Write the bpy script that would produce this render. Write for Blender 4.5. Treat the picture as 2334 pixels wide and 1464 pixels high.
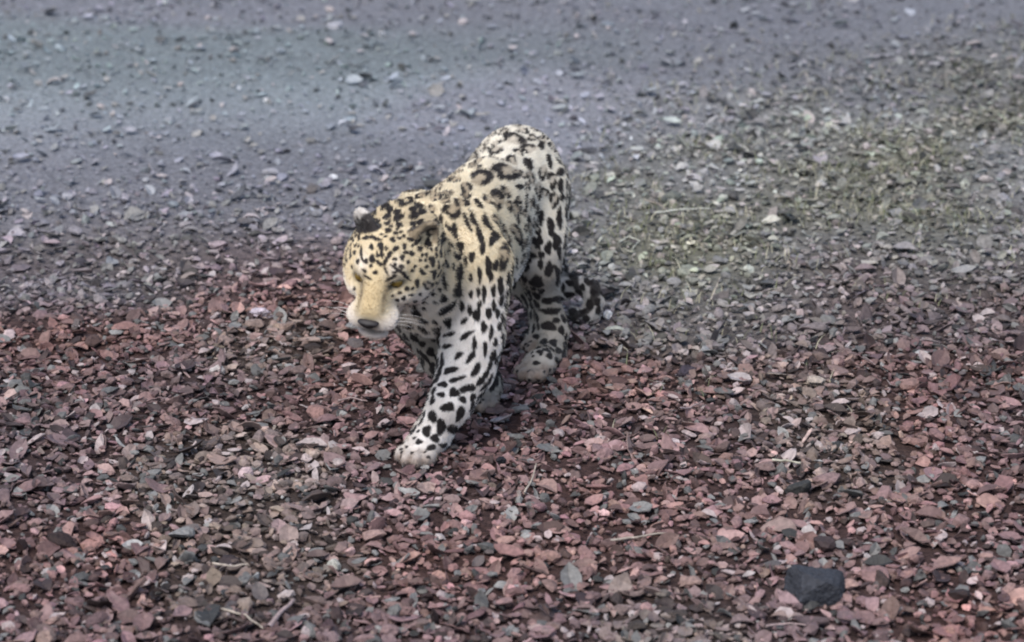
import bpy, bmesh, math, random
import numpy as np
from mathutils import Vector, Matrix
from mathutils.bvhtree import BVHTree
rng = np.random.default_rng(7); random.seed(7)
S = bpy.context.scene; C = S.collection
for o in list(bpy.data.objects): bpy.data.objects.remove(o)

# ---------------------------------------------------------------- camera
PITCH = math.radians(20.0); DIST = 6.6; W0, H0, FPX = 2334.0, 1464.0, 5961.0
CAM = np.array([0.0, -DIST*math.cos(PITCH), DIST*math.sin(PITCH)])
cd = bpy.data.cameras.new('camera'); cam = bpy.data.objects.new('camera', cd); C.objects.link(cam)
cam.location = CAM; cam.rotation_euler = (math.pi/2-PITCH, 0, 0)
cd.sensor_width = 36; cd.lens = FPX/W0*36; cd.clip_end = 2000; cd.clip_start = .1
cd.dof.use_dof = True; cd.dof.focus_distance = 5.9; cd.dof.aperture_fstop = 3.2
S.camera = cam
S.cycles.pixel_filter_type = 'BLACKMAN_HARRIS'; S.cycles.filter_width = 2.0
# ---------------------------------------------------------------- sky and sun (overcast)
w = bpy.data.worlds.new("World"); S.world = w; w.use_nodes = True
nt = w.node_tree; nt.nodes.clear()
out = nt.nodes.new('ShaderNodeOutputWorld'); bg = nt.nodes.new('ShaderNodeBackground')
sky = nt.nodes.new('ShaderNodeTexSky'); sky.sky_type = 'NISHITA'; sky.sun_disc = False
SUN_EL, SUN_ROT = math.radians(58), math.radians(-150)
sky.sun_elevation = SUN_EL; sky.sun_rotation = SUN_ROT; sky.dust_density = 2.0; sky.air_density = 1.0
bg.inputs[1].default_value = 0.09
nt.links.new(sky.outputs[0], bg.inputs[0]); nt.links.new(bg.outputs[0], out.inputs[0])
sd = bpy.data.lights.new('sun', 'SUN'); sun = bpy.data.objects.new('sun', sd); C.objects.link(sun)
sd.energy = 1.3; sd.angle = math.radians(38); sd.color = (1.0, .95, .88)
sdir = Vector((math.sin(SUN_ROT)*math.cos(SUN_EL), math.cos(SUN_ROT)*math.cos(SUN_EL), math.sin(SUN_EL)))
sun.rotation_euler = sdir.to_track_quat('Z', 'Y').to_euler()
S.view_settings.view_transform = 'Standard'; S.view_settings.look = 'None'
S.view_settings.exposure = 1.25; S.view_settings.gamma = 1.0; S.view_settings.use_curve_mapping = False

# ---------------------------------------------------------------- helpers
def ray(px, py):
    d = np.array([(px-W0/2)/FPX, 1.0, -(py-H0/2)/FPX])
    c, s = math.cos(PITCH), math.sin(PITCH)
    return np.array([d[0], d[1]*c + d[2]*s, -d[1]*s + d[2]*c])
def at(px, py, Y):
    d = ray(px, py); t = (Y-CAM[1])/d[1]; return CAM + d*t
def gnd(px, py, z=0.0):
    d = ray(px, py); t = (z-CAM[2])/d[2]; return CAM + d*t
def tag(o, label=None, cat=None, group=None, kind=None):
    if label: o['label'] = label
    if cat: o['category'] = cat
    if group: o['group'] = group
    if kind: o['kind'] = kind
    return o
def link(name, data, parent=None, loc=None, rot=None, scale=None):
    o = bpy.data.objects.new(name, data); C.objects.link(o)
    if parent: o.parent = parent
    if loc is not None: o.location = loc
    if rot is not None: o.rotation_euler = rot
    if scale is not None: o.scale = scale
    return o
def mesh_np(name, V, F, col=None, smooth=True, mat=None):
    """V (n,3); F (m,k) constant polygon size; col (n,3) point colours"""
    me = bpy.data.meshes.new(name); V = np.asarray(V, np.float32); F = np.asarray(F, np.int32)
    me.vertices.add(len(V)); me.vertices.foreach_set('co', V.ravel())
    k = F.shape[1]; me.loops.add(F.size); me.loops.foreach_set('vertex_index', F.ravel())
    me.polygons.add(len(F)); me.polygons.foreach_set('loop_start', np.arange(0, F.size, k, dtype=np.int32))
    me.polygons.foreach_set('loop_total', np.full(len(F), k, np.int32))
    me.polygons.foreach_set('use_smooth', np.full(len(F), smooth))
    if col is not None:
        a = me.color_attributes.new('tint', 'FLOAT_COLOR', 'POINT')
        c4 = np.ones((len(V), 4), np.float32); c4[:, :3] = col; a.data.foreach_set('color', c4.ravel())
    me.update(calc_edges=True); me.validate()
    if mat: me.materials.append(mat)
    return me
def material(name, col=(.5,.5,.5), rough=.8, attr=None, noise=None, bump=None, spec=.3, sheen=0, instcol=False):
    m = bpy.data.materials.new(name); m.use_nodes = True; n = m.node_tree.nodes; l = m.node_tree.links
    b = n['Principled BSDF']; b.inputs['Roughness'].default_value = rough; b.inputs['Specular IOR Level'].default_value = spec
    if sheen: b.inputs['Sheen Weight'].default_value = sheen; b.inputs['Sheen Roughness'].default_value = .5
    src = None
    tc = n.new('ShaderNodeTexCoord')
    if attr:
        a = n.new('ShaderNodeAttribute'); a.attribute_name = attr; src = a.outputs['Color']
    elif instcol:
        a = n.new('ShaderNodeAttribute'); a.attribute_type = 'OBJECT'; a.attribute_name = 'tint'; src = a.outputs['Color']
    else:
        r = n.new('ShaderNodeRGB'); r.outputs[0].default_value = (*col, 1); src = r.outputs[0]
    if noise:
        sc, lo, hi = noise
        t = n.new('ShaderNodeTexNoise'); t.inputs['Scale'].default_value = sc; t.inputs['Detail'].default_value = 6
        g = n.new('ShaderNodeNewGeometry'); l.new(g.outputs['Position'], t.inputs['Vector'])
        mr = n.new('ShaderNodeMapRange'); mr.inputs[1].default_value = .3; mr.inputs[2].default_value = .7
        mr.inputs[3].default_value = lo; mr.inputs[4].default_value = hi
        l.new(t.outputs['Fac'], mr.inputs[0])
        mx = n.new('ShaderNodeVectorMath'); mx.operation = 'SCALE'; l.new(src, mx.inputs[0]); l.new(mr.outputs[0], mx.inputs['Scale'])
        src = mx.outputs[0]
    l.new(src, b.inputs['Base Color'])
    if bump:
        t = n.new('ShaderNodeTexNoise'); t.inputs['Scale'].default_value = bump[0]; t.inputs['Detail'].default_value = 5
        g = n.new('ShaderNodeNewGeometry'); l.new(g.outputs['Position'], t.inputs['Vector'])
        bn = n.new('ShaderNodeBump'); bn.inputs['Strength'].default_value = bump[1]; bn.inputs['Distance'].default_value = bump[2]
        l.new(t.outputs['Fac'], bn.inputs['Height']); l.new(bn.outputs[0], b.inputs['Normal'])
    return m

# smooth value noise for colour zones and relief
_T = np.random.default_rng(3).random((64, 64, 64)).astype(np.float32)
def vnoise(P, f):
    Q = np.asarray(P)*f; 
    if Q.shape[1] == 2: Q = np.c_[Q, np.zeros(len(Q))]
    i = np.floor(Q).astype(int); t = Q-i; t = t*t*(3-2*t); r = 0
    for a in (0, 1):
        for b in (0, 1):
            for c in (0, 1):
                wgt = (t[:,0] if a else 1-t[:,0])*(t[:,1] if b else 1-t[:,1])*(t[:,2] if c else 1-t[:,2])
                r = r+wgt*_T[(i[:,0]+a) % 64, (i[:,1]+b) % 64, (i[:,2]+c) % 64]
    return r

def sst(a, b, x):
    t = np.clip((x-a)/(b-a), 0, 1); return t*t*(3-2*t)

# ---------------------------------------------------------------- ground
def relief(P):
    return .045*(vnoise(P, .9)-.5) + .022*(vnoise(P+7, 2.7)-.5) + .010*(vnoise(P+3, 8.)-.5)
FLAT_C = np.array([-.05, -.45])
def gz(P):
    P = np.atleast_2d(P)[:, :2]; d = np.hypot(*(P-FLAT_C).T)
    return relief(P)*sst(.35, 1.1, d)      # level where the animal treads
RED = np.array([.178, .098, .086]); MAUVE = np.array([.156, .108, .108])
GREY = np.array([.240, .244, .270]); OLIVE = np.array([.190, .186, .148]); TEAL = np.array([.215, .262, .262]); TAN=np.array([.22,.18,.14])
def zones(P):
    """soil type by place: red chips near, grey dust beyond, thin dry grass to the right"""
    P = np.atleast_2d(P)[:, :2]; n1 = vnoise(P+11, 1.1); n2 = vnoise(P+23, 3.1); n = .6*n1+.4*n2
    x, y = P[:,0], P[:,1]
    edge = .36 - .48*np.exp(-((x-.28)/.42)**2)     # the red patch ends nearer behind the animal
    red = 1-sst(-.55, .65, (y-edge)+(n-.5)*1.0)
    oliv = sst(.0, .5, x+.25*(n-.5))*np.exp(-((y-.55-.70*x)/1.05)**2)*(.60+.8*(n2-.2))
    oliv = np.clip(oliv, 0, 1)*(1-red*.6)
    teal = sst(.55, .75, vnoise(P+31, .8))*sst(1.2, 2.6, y)*.6
    return np.clip(red,0,1), oliv, teal, n2
def ground_col(P):
    r, o, t, n = zones(P); r=r[:,None]; o=o[:,None]; t=t[:,None]; n=n[:,None]
    warm = RED*(1-n)+MAUVE*n; q = (sst(.55, .72, vnoise(np.atleast_2d(P)[:, :2]+61, 2.3))*.45)[:, None]; warm = warm*(1-q)+np.array([.160, .142, .118])*q
    mid = (sst(1.7, .3, P[:, 1])*.55)[:, None]; c = GREY*(1-t)+TEAL*t; c = c*(1-mid)+np.array([.170,.156,.160])*mid
    c = c*(.86+.28*sst(.25,.75,vnoise(np.c_[P[:,0]*.5-P[:,1]*.45+40, P[:,1]*.9+P[:,0]*.4+40], 1.1)))[:, None]*(1+.12*sst(-.1,-1.2,P[:,0])*sst(.8,2.2,P[:,1]))[:, None]
    c = c*(1-r)+warm*r
    return c*(1-o)+OLIVE*o

def make_ground():
    xs = np.unique(np.r_[np.linspace(-300,-30,8), np.linspace(-30,-4,14), np.arange(-4,4.01,.04), np.linspace(4,30,14), np.linspace(30,300,8)])
    ys = np.unique(np.r_[np.linspace(-300,-30,8), np.linspace(-30,-4,14), np.arange(-4,7.01,.04), np.linspace(7,30,12), np.linspace(30,400,9)])
    X, Y = np.meshgrid(xs, ys); P = np.c_[X.ravel(), Y.ravel()]
    V = np.c_[P, gz(P)-.006]; nx = len(xs); i = np.arange(len(ys)-1)[:,None]*nx + np.arange(nx-1)[None,:]; i = i.ravel()
    F = np.c_[i, i+1, i+1+nx, i+nx]
    m = material('soil', attr='tint', rough=.95, noise=(55, .55, 1.15), bump=(60, 1.0, .02), spec=.15)
    o = link('ground', mesh_np('ground', V, F, ground_col(P)*(.36+.56*(1-zones(P)[0]))[:,None], True, m)); tag(o, kind='structure')
    return o
ground = make_ground()

def ico(sub):
    bm = bmesh.new(); bmesh.ops.create_icosphere(bm, subdivisions=sub, radius=1)
    V = np.array([v.co[:] for v in bm.verts]); F = np.array([[v.index for v in f.verts] for f in bm.faces]); bm.free(); return V, F
I1, I2 = ico(1), ico(2)
def stone_shape(base, r, angular=.5):
    V, F = base; V = V.copy()
    for _ in range(int(4+r.integers(4))):          # cut flat facets into the ball
        n = r.normal(size=3); n /= np.linalg.norm(n); d = r.uniform(.35, .8)
        s = V@n - d; V -= np.outer(np.clip(s, 0, None), n)*angular*1.6
    V += r.normal(size=V.shape)*.05
    V *= np.array([1, r.uniform(.55, .95), r.uniform(.28, .6)])
    return V, F
def chip_shape(r):
    """a thin curled flake: leaf litter and bark, 5 x 3 grid with thickness"""
    nu, nv = 5, 3; u = np.linspace(-1, 1, nu); v = np.linspace(-1, 1, nv); U, Vv = np.meshgrid(u, v, indexing='ij')
    wd = (1-np.abs(U)**r.uniform(1.6, 4))*r.uniform(.14, .72)+.04
    X = U; Y = Vv*wd+.12*r.normal()*U*U; Z = r.uniform(-.3, .35)*U*U + r.uniform(-.2, .7)*Vv*Vv*wd + .05*r.normal(size=U.shape)
    top = np.c_[X.ravel(), Y.ravel(), Z.ravel()]
    F = []
    for a in range(nu-1):
        for b in range(nv-1):
            q = (a*nv+b, (a+1)*nv+b, (a+1)*nv+b+1, a*nv+b+1); F += [[q[0],q[1],q[2]], [q[0],q[2],q[3]]]
    F = np.array(F); n = len(top); bot = top-np.array([0,0,.05]); 
    edge = [a*nv for a in range(nu)]+[(nu-1)*nv+b for b in range(1,nv)]+[a*nv+nv-1 for a in range(nu-2,-1,-1)]+[b for b in range(nv-2,0,-1)]
    sd = []
    for i in range(len(edge)):
        a, b = edge[i], edge[(i+1) % len(edge)]; sd += [[b, a, a+n], [b, a+n, b+n]]
    return np.r_[top, bot], np.r_[F, F[:, ::-1]+n, np.array(sd)]
def rotm(n, r, tilt):
    a = r.uniform(0, 2*np.pi, n); t = np.abs(r.normal(0, tilt, n)); b = r.uniform(0, 2*np.pi, n)
    ca, sa, ct, st, cb, sb = np.cos(a), np.sin(a), np.cos(t), np.sin(t), np.cos(b), np.sin(b)
    z = np.zeros(n); o = np.ones(n)
    Rz = np.stack([ca,-sa,z, sa,ca,z, z,z,o], 1).reshape(n,3,3); Rx = np.stack([o,z,z, z,ct,-st, z,st,ct], 1).reshape(n,3,3)
    Rb = np.stack([cb,-sb,z, sb,cb,z, z,z,o], 1).reshape(n,3,3)
    return Rb@Rx@Rz
def litter_col(P, r, contrast=1.0):
    n = len(P); c = ground_col(P); rd, ol, tl, nn = zones(P)
    k = (np.exp(r.normal(0, .31*contrast, n))*(.72+.5*vnoise(P+77, 1.7)))[:, None]; pale = (r.random(n) < .055)[:, None]; dark = (r.random(n) < .17)[:, None]
    k = 1+(k-1)*(.5+.5*np.maximum(rd, ol))[:, None]; c = c*k; h = r.normal(0, .035, (n, 3)); c = c*(1+h)
    g = (r.random(n) < .13)[:, None]; c = np.where(g, c.mean(1, keepdims=True)*np.array([1.02, .99, .95]), c)
    c = np.where(pale, c*.35+np.array([.42,.36,.35])*.65, c); c = np.where(dark, c*.3, c)
    return np.clip(c, .008, .7)
def scatter(name, n, box, size, shapes, tilt, contrast, mat, parent, sink=.3, keep=None, smooth=False, seed=1):
    r = np.random.default_rng(seed); P = np.c_[r.uniform(box[0], box[1], n), r.uniform(box[2], box[3], n)]
    if keep is not None: P = P[r.random(n) < keep(P)]; n = len(P)
    s = size(r, n, P); R = rotm(n, r, tilt); col = litter_col(P, r, contrast); z = gz(P)+s*sink*.5
    which = r.integers(0, len(shapes), n); Vs, Fs, Cs = [], [], []; off = 0
    for k, (bv, bf) in enumerate(shapes):
        ix = np.where(which == k)[0]
        if not len(ix): continue
        V = np.einsum('nij,vj->nvi', R[ix], bv)*s[ix][:, None, None]
        V += np.c_[P[ix], z[ix]][:, None, :]
        nv = len(bv); Vs.append(V.reshape(-1, 3)); Cs.append(np.repeat(col[ix], nv, 0))
        Fs.append((bf[None]+(np.arange(len(ix))*nv)[:, None, None]).reshape(-1, 3)+off); off += len(ix)*nv
    me = mesh_np(name, np.concatenate(Vs), np.concatenate(Fs), np.concatenate(Cs), smooth, mat)
    return tag(link(name, me, parent), kind='stuff')
m_gravel = material('gravel stone', attr='tint', rough=.75, noise=(160, .7, 1.25), bump=(220, .5, .004), spec=.35)
m_litter = material('dry flakes', attr='tint', rough=.65, noise=(120, .75, 1.25), bump=(200, .4, .003), spec=.4)
sr = np.random.default_rng(5)
SH1 = [stone_shape(I1, sr) for _ in range(14)]; SH2 = [stone_shape(I2, sr) for _ in range(8)]; CH = [chip_shape(sr) for _ in range(12)]
def fade(P):                                      # fewer loose pieces on the dusty far part
    r, o, t, n = zones(P); return np.clip(.10+.90*np.maximum(np.maximum(r, .62*o), .55*sst(1.5, .2, P[:,1]))+.10*(n-.5), .05, 1)
BOX = (-2.3, 2.3, -2.4, 4.6)
scatter('fine_gravel', 60000, BOX, lambda r, n, P: r.lognormal(math.log(.0085), .35, n), SH1[:8], .7, 1.0, m_gravel, ground, keep=fade, seed=11)
scatter('gravel', 30000, BOX, lambda r, n, P: np.clip(r.lognormal(math.log(.0125), .33, n), .006, .03), SH1, .65, 1.05, m_gravel, ground, keep=fade, seed=12)
scatter('leaf_litter', 40000, BOX, lambda r, n, P: np.clip(r.lognormal(math.log(.0140), .38, n), .007, .036), CH, .55, 1.15, m_litter, ground, sink=.45, keep=fade, seed=13)
scatter('outlying_gravel', 42000, (-4.3, 4.3, -3.2, 8.5), lambda r, n, P: np.clip(r.lognormal(math.log(.0150), .35, n), .006, .035), SH1[:6]+CH[:3], .5, 1.0, m_gravel, ground,
        keep=lambda P: fade(P)*((P[:,0] < BOX[0]) | (P[:,0] > BOX[1]) | (P[:,1] < BOX[2]) | (P[:,1] > BOX[3])), seed=14)

# ================================================================ leopard
BO = np.array([-.075, -.38, 0]); BF = np.array([-.287, -.958, 0]); BL = np.array([.958, -.287, 0]); BU = np.array([0, 0, 1.])
def B(f, l, z): return BO+BF*f+BL*l+BU*z
PR = []      # primitives: kind, bbox, params, smooth radius, flow direction, region
def cone(a, b, ra, rb, k=.03, flow=None, reg='body'):
    a, b = np.array(a, float), np.array(b, float)
    PR.append(dict(t='c', a=a, b=b, ra=ra, rb=rb, k=k, lo=np.minimum(a-ra, b-rb), hi=np.maximum(a+ra, b+rb), flow=(b-a if flow is None else np.array(flow, float)), reg=reg))
def chain(pts, k=.03, reg='body', flip=1):
    for (p, r), (q, s) in zip(pts[:-1], pts[1:]): cone(p, q, r, s, k, flip*(np.array(q)-np.array(p)), reg)
def ell(c, ax, rad, k=.03, flow=(0,0,-1), reg='body', sub=False):
    c = np.array(c, float); R = np.array(ax, float); m = max(rad)
    PR.append(dict(t='e', c=c, R=R, rad=np.array(rad, float), k=k, lo=c-m, hi=c+m, flow=np.array(flow, float), reg=reg, sub=sub))
def dprim(p, P):
    if p['t'] == 'c':
        a, b, ra, rb = p['a'], p['b'], p['ra'], p['rb']; ab = b-a; h = np.clip(((P-a)@ab)/(ab@ab), 0, 1)
        return np.linalg.norm(P-a-h[..., None]*ab, axis=-1)-(ra+(rb-ra)*h)
    Q = (P-p['c'])@p['R'].T; r = p['rad']
    k0 = np.linalg.norm(Q/r, axis=-1); k1 = np.linalg.norm(Q/(r*r), axis=-1)+1e-9
    return k0*(k0-1)/k1
BAX = np.stack([BF, BL, BU])
# --- torso
back = -BF
for (f, z, rf, rl, ru) in [(-.29, .400, .125, .093, .125), (-.17, .385, .15, .092, .132), (.0, .370, .16, .108, .148), (.15, .370, .15, .118, .150), (.27, .380, .125, .104, .145)]:
    ell(B(f, 0, z), BAX, (rf, rl, ru), .05, back+np.array([0,0,-.25]))
ell(B(-.31, 0, .450), BAX, (.09, .090, .074), .05, back)                     # croup
cone(B(-.05, 0, .462), B(.26, 0, .465), .055, .06, .05, back)                # spine line
ell(B(-.04, .0, .275), BAX, (.19, .078, .055), .05, back)                     # belly
ell(B(.36, .0, .345), BAX, (.075, .075, .095), .05, back)                    # breast
# shoulder blades
cone(B(.27, -.072, .505), B(.34, -.09, .36), .034, .062, .035, (0,0,-1)); cone(B(.22, .070, .49), B(.34, .095, .375), .034, .066, .035, (0,0,-1))
# neck
HC = at(886, 593, -.99)                                                        # skull centre
yaw, pit, roll = math.radians(15), math.radians(22), math.radians(-6)
hh = np.array([-math.sin(yaw)*math.cos(pit), -math.cos(yaw)*math.cos(pit), -math.sin(pit)])
hs = np.array([math.cos(yaw), -math.sin(yaw), 0.]); hu = np.cross(hs, hh); hu = -hu if hu[2] < 0 else hu
hs, hu = hs*math.cos(roll)+hu*math.sin(roll), hu*math.cos(roll)-hs*math.sin(roll)
HAX = np.stack([hh, hs, hu])
def Hd(h, s, u):
    h = h if h < .09 else .09+(h-.09)*.74
    return HC+hh*h*1.03+hs*s*1.0+hu*u*1.04
NB = [(B(.30, .0, .40), .098), (B(.42, .0, .385), .088), (Hd(-.105, .0, -.03), .074), (Hd(-.04, 0, -.01), .07)]
chain(NB, .05, 'neck', -1)
cone(B(.36, 0, .335), Hd(-.06, .0, -.07), .078, .055, .05, back, 'throat')
# --- head
ell(Hd(-.005, 0, .0), HAX, (.090, .078, .066), .03, -hh, 'head')
ell(Hd(.035, 0, .012), HAX, (.068, .060, .058), .025, -hh, 'head')             # forehead
for s in (-1, 1):
    ell(Hd(-.005, s*.057, -.030), HAX, (.060, .040, .056), .03, -hh+s*hs, 'head')  # cheek ruff
    ell(Hd(-.048, s*.060, -.028), HAX, (.050, .040, .060), .03, -hh, 'head')
    ell(Hd(.055, s*.050, -.012), HAX, (.036, .022, .022), .02, -hh, 'head')   # cheekbone
    ell(Hd(.060, s*.034, .041), HAX, (.024, .021, .012), .014, -hh, 'head')    # brow
    ell(Hd(.130, s*.026, -.039), HAX, (.031, .029, .0235), .010, -hh, 'muzzle')  # whisker pad
cone(Hd(.05, 0, .018), Hd(.135, 0, -.018), .043, .031, .02, -hh, 'bridge')      # bridge of the nose
cone(Hd(.04, 0, -.035), Hd(.125, 0, -.036), .052, .027, .02, -hh, 'muzzle')
cone(Hd(.0, 0, -.066), Hd(.126, 0, -.080), .050, .020, .005, -hh, 'jaw')
ell(Hd(.132, 0, -.080), HAX, (.020, .033, .011), .006, -hh, 'jaw')             # chin
for s in (-1, 1):                                                             # eye sockets
    ell(Hd(.084, s*.0375, .020), HAX, (.014, .014, .008), .012, -hh, 'head', True)
ell(Hd(.150, 0, -.0655), HAX, (.06, .055, .0050), .004, -hh, 'muzzle', True)    # mouth slit
ell(Hd(.166, 0, -.050), HAX, (.022, .0022, .018), .004, -hh, 'muzzle', True)
# ears: short rounded cups
for s, tip in ((-1, (-.045, -.070, .080)), (1, (-.070, .078, .046))):
    b_, t_ = Hd(-.035, s*.050, .042), Hd(*tip); dv = (t_-b_)/np.linalg.norm(t_-b_)
    nrm = hh*.75+hs*s*.5; nrm -= dv*(nrm@dv); nrm /= np.linalg.norm(nrm); sd_ = np.cross(dv, nrm)
    EA = np.stack([dv, sd_, nrm]); c_ = b_*.5+t_*.5
    ell(c_, EA, (.039, .030, .014) if s > 0 else (.037, .034, .012), .020, dv, 'ear%d' % s)
    if s > 0: ell(c_+nrm*.013+dv*.006, EA, (.034, .023, .013), .006, dv, 'ear%d' % s, True)
# --- legs
def gpt(px, py, z): return gnd(px, py, z)
def paw(c, d, sc=1.0, reg='paw'):
    """four toes, pad and heel; c = middle of the paw on the ground, d = heading"""
    d = np.array([d[0], d[1], 0.]); d /= np.linalg.norm(d); s = np.array([-d[1], d[0], 0.]); A = np.stack([d, s, BU])
    ell(c-d*.018*sc+BU*.026*sc, A, (.046*sc, .042*sc, .028*sc), .015, d, reg)
    for q, (a, b) in enumerate(((-.033, .020), (-.0125, .036), (.0125, .037), (.033, .022))):
        ell(c+s*a*sc+d*b*sc+BU*.019*sc, A, (.027*sc, .0145*sc, .019*sc), .006, d, reg)
lf = gnd(955, 1043)                                                            # leading left forepaw
LFW = at(985, 985, lf[1]+.06)
paw(lf, (-.35, -1), .98)
chain([(B(.33, .095, .40), .080), (at(1075, 765, -.78), .066), (at(1062, 835, -.80), .058), (at(1030, 905, -.83), .046), (LFW, .037), (lf-np.array([-.020, -.035, -.035]), .032)], .025, 'legL')
rf = gnd(1098, 922)                                                            # right forepaw, trailing
paw(rf, (-.2, -1), .88, 'paw')
chain([(B(.32, -.085, .37), .072), (B(.27, -.06, .24), .055), (B(.235, -.02, .13), .038), (rf-np.array([-.01, -.03, -.05]), .031), (rf-np.array([0, -.015, -.03]), .03)], .025, 'legR')
lh = gnd(1216, 855)                                                            # left hind paw
paw(lh, (-.45, -1), .88, 'paw')
HK = at(1262, 748, -.205)
chain([(B(-.29, .050, .39), .082), (B(-.22, .075, .285), .060), (B(-.195, .085, .225), .047), (B(-.230,.085,.17), .036), (HK, .031), (at(1256, 800, -.26), .029), (lh-np.array([-.022, -.03, -.03]), .030)], .03, 'legL')
cone(B(-.33, .045, .36), B(-.25, .075, .26), .066, .05, .04, (0,0,-1), 'legL')    # back of the thigh
rh = gnd(1228, 796)                                                            # right hind paw, pushing off
paw(rh, (-.3, -1), .85, 'paw')
chain([(B(-.29, -.050, .39), .085), (B(-.26, -.070, .27), .058), (B(-.30, -.03, .18), .040), (rh-np.array([-.01, -.065, -.10]), .030), (rh-np.array([-.01, -.03, -.03]), .031)], .03, 'legR')
# --- tail: down behind the left thigh, then hooked up and over
TL = [(B(-.37, .0, .455), .034), (B(-.44, .015, .38), .028), (B(-.47, .02, .27), .026), (at(1285, 655, .05), .022), (at(1315, 640, .04), .020), (at(1342, 650, .02), .019), (at(1355, 680, .01), .018), (at(1348, 708, .0), .017), (at(1326, 722, -.01), .016), (at(1306, 708, -.02), .014)]
chain(TL, .02, 'tail')

VX = .0036
LO = np.min([p['lo'] for p in PR], 0)-.03; HI = np.max([p['hi'] for p in PR], 0)+.03; LO[2] = -.02
NG = np.ceil((HI-LO)/VX).astype(int)+1
fld = np.full(NG, .2, np.float32)
for p in PR:
    m = p['k']+.02; a = np.maximum(((p['lo']-m-LO)/VX).astype(int), 0); b = np.minimum(((p['hi']+m-LO)/VX).astype(int)+2, NG)
    g = np.stack(np.meshgrid(*[LO[i]+VX*np.arange(a[i], b[i]) for i in range(3)], indexing='ij'), -1)
    d = dprim(p, g); s = np.s_[a[0]:b[0], a[1]:b[1], a[2]:b[2]]; f = fld[s]; k = p['k']
    if p.get('sub'):
        h = np.clip(.5-.5*(d+f)/k, 0, 1); fld[s] = f*(1-h)-d*h+k*h*(1-h)
    else:
        h = np.clip(.5+.5*(f-d)/k, 0, 1); fld[s] = f*(1-h)+d*h-k*h*(1-h)
# surface nets
ins = fld < 0
ca = np.zeros(NG-1, np.int16)
for dx in (0,1):
    for dy in (0,1):
        for dz in (0,1): ca += ins[dx:NG[0]-1+dx, dy:NG[1]-1+dy, dz:NG[2]-1+dz]
act = np.argwhere((ca > 0) & (ca < 8)); idx = np.full(NG-1, -1, np.int32); idx[tuple(act.T)] = np.arange(len(act))
acc = np.zeros((len(act), 3)); cnt = np.zeros(len(act)); corners = [(x,y,z) for x in (0,1) for y in (0,1) for z in (0,1)]
for c0 in corners:
    for ax in range(3):
        if c0[ax]: continue
        c1 = list(c0); c1[ax] = 1
        v0 = fld[act[:,0]+c0[0], act[:,1]+c0[1], act[:,2]+c0[2]]; v1 = fld[act[:,0]+c1[0], act[:,1]+c1[1], act[:,2]+c1[2]]
        mk = (v0 < 0) != (v1 < 0); t = np.where(mk, v0/(v0-v1+1e-12), 0)
        pt = np.tile(np.array(c0, float), (len(act), 1)); pt[:, ax] += t; acc += pt*mk[:, None]; cnt += mk
LV = LO+VX*(act+acc/cnt[:, None])
Fq = []
for ax in range(3):
    a1, a2 = (ax+1) % 3, (ax+2) % 3
    s0 = [slice(1, -1)]*3; s1 = [slice(1, -1)]*3; s0[ax] = slice(0, -1); s1[ax] = slice(1, None)
    A, Bm = ins[tuple(s0)], ins[tuple(s1)]
    e = np.argwhere(A != Bm); off = np.array([1, 1, 1]); off[ax] = 0; e = e+off
    fl = ins[tuple(e.T)]
    q = []
    for da, db in ((0,0), (1,0), (1,1), (0,1)):
        c = e.copy(); c[:, a1] -= da; c[:, a2] -= db; q.append(idx[tuple(c.T)])
    q = np.stack(q, 1); q[~fl] = q[~fl][:, ::-1]; Fq.append(q)
Fq = np.concatenate(Fq); Fq = Fq[(Fq >= 0).all(1)]
if True:   # keep the largest direction right: normals outwards
    pass
E = np.concatenate([Fq[:, [0,1]], Fq[:, [1,2]], Fq[:, [2,3]], Fq[:, [3,0]]])
for _ in range(2):
    sm = np.zeros_like(LV); ct = np.zeros(len(LV)); 
    for i in range(3): sm[:, i] = np.bincount(E[:,0], LV[E[:,1], i], len(LV))+np.bincount(E[:,1], LV[E[:,0], i], len(LV))
    ct = np.bincount(E[:,0], minlength=len(LV))+np.bincount(E[:,1], minlength=len(LV)); LV = .5*LV+.5*sm/ct[:, None]
def vnormals(V, F):
    n = np.cross(V[F[:,2]]-V[F[:,0]], V[F[:,3]]-V[F[:,1]]); r = np.zeros_like(V)
    for i in range(3):
        for j in range(4): r[:, i] += np.bincount(F[:,j], n[:, i], len(V))
    return r/(np.linalg.norm(r, axis=1, keepdims=True)+1e-12)
LN = vnormals(LV, Fq)
# outward check against the field gradient
gi = np.clip(((LV+LN*.01-LO)/VX).astype(int), 0, NG-1); go = np.clip(((LV-LN*.01-LO)/VX).astype(int), 0, NG-1)
if (fld[tuple(gi.T)]-fld[tuple(go.T)]).mean() < 0: Fq = Fq[:, ::-1]; LN = -LN

def fields(P):
    """fur flow and region weights at surface points"""
    fl = np.zeros_like(P); W = {}; wt = np.zeros(len(P))
    for p in PR:
        if p.get('sub'): continue
        m = np.all((P > p['lo']-.07) & (P < p['hi']+.07), 1)
        if not m.any(): continue
        d = np.abs(dprim(p, P[m])); wgt = np.exp(-d/.012)+1e-9; f = p['flow']/np.linalg.norm(p['flow'])
        fl[m] += wgt[:, None]*f; wt[m] += wgt
        W.setdefault(p['reg'], np.zeros(len(P)))[m] += wgt
    wt = np.maximum(wt, 1e-9)
    for k_ in W: W[k_] /= wt
    return fl/(np.linalg.norm(fl, axis=1, keepdims=True)+1e-9), W
Z0 = np.zeros(len(LV))
FLOW, RW = fields(LV)
def rw(k_, W=None): return (W or RW).get(k_, Z0)
FLOW = FLOW-LN*(FLOW*LN).sum(1, keepdims=True); FLOW /= np.linalg.norm(FLOW, axis=1, keepdims=True)+1e-9

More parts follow.
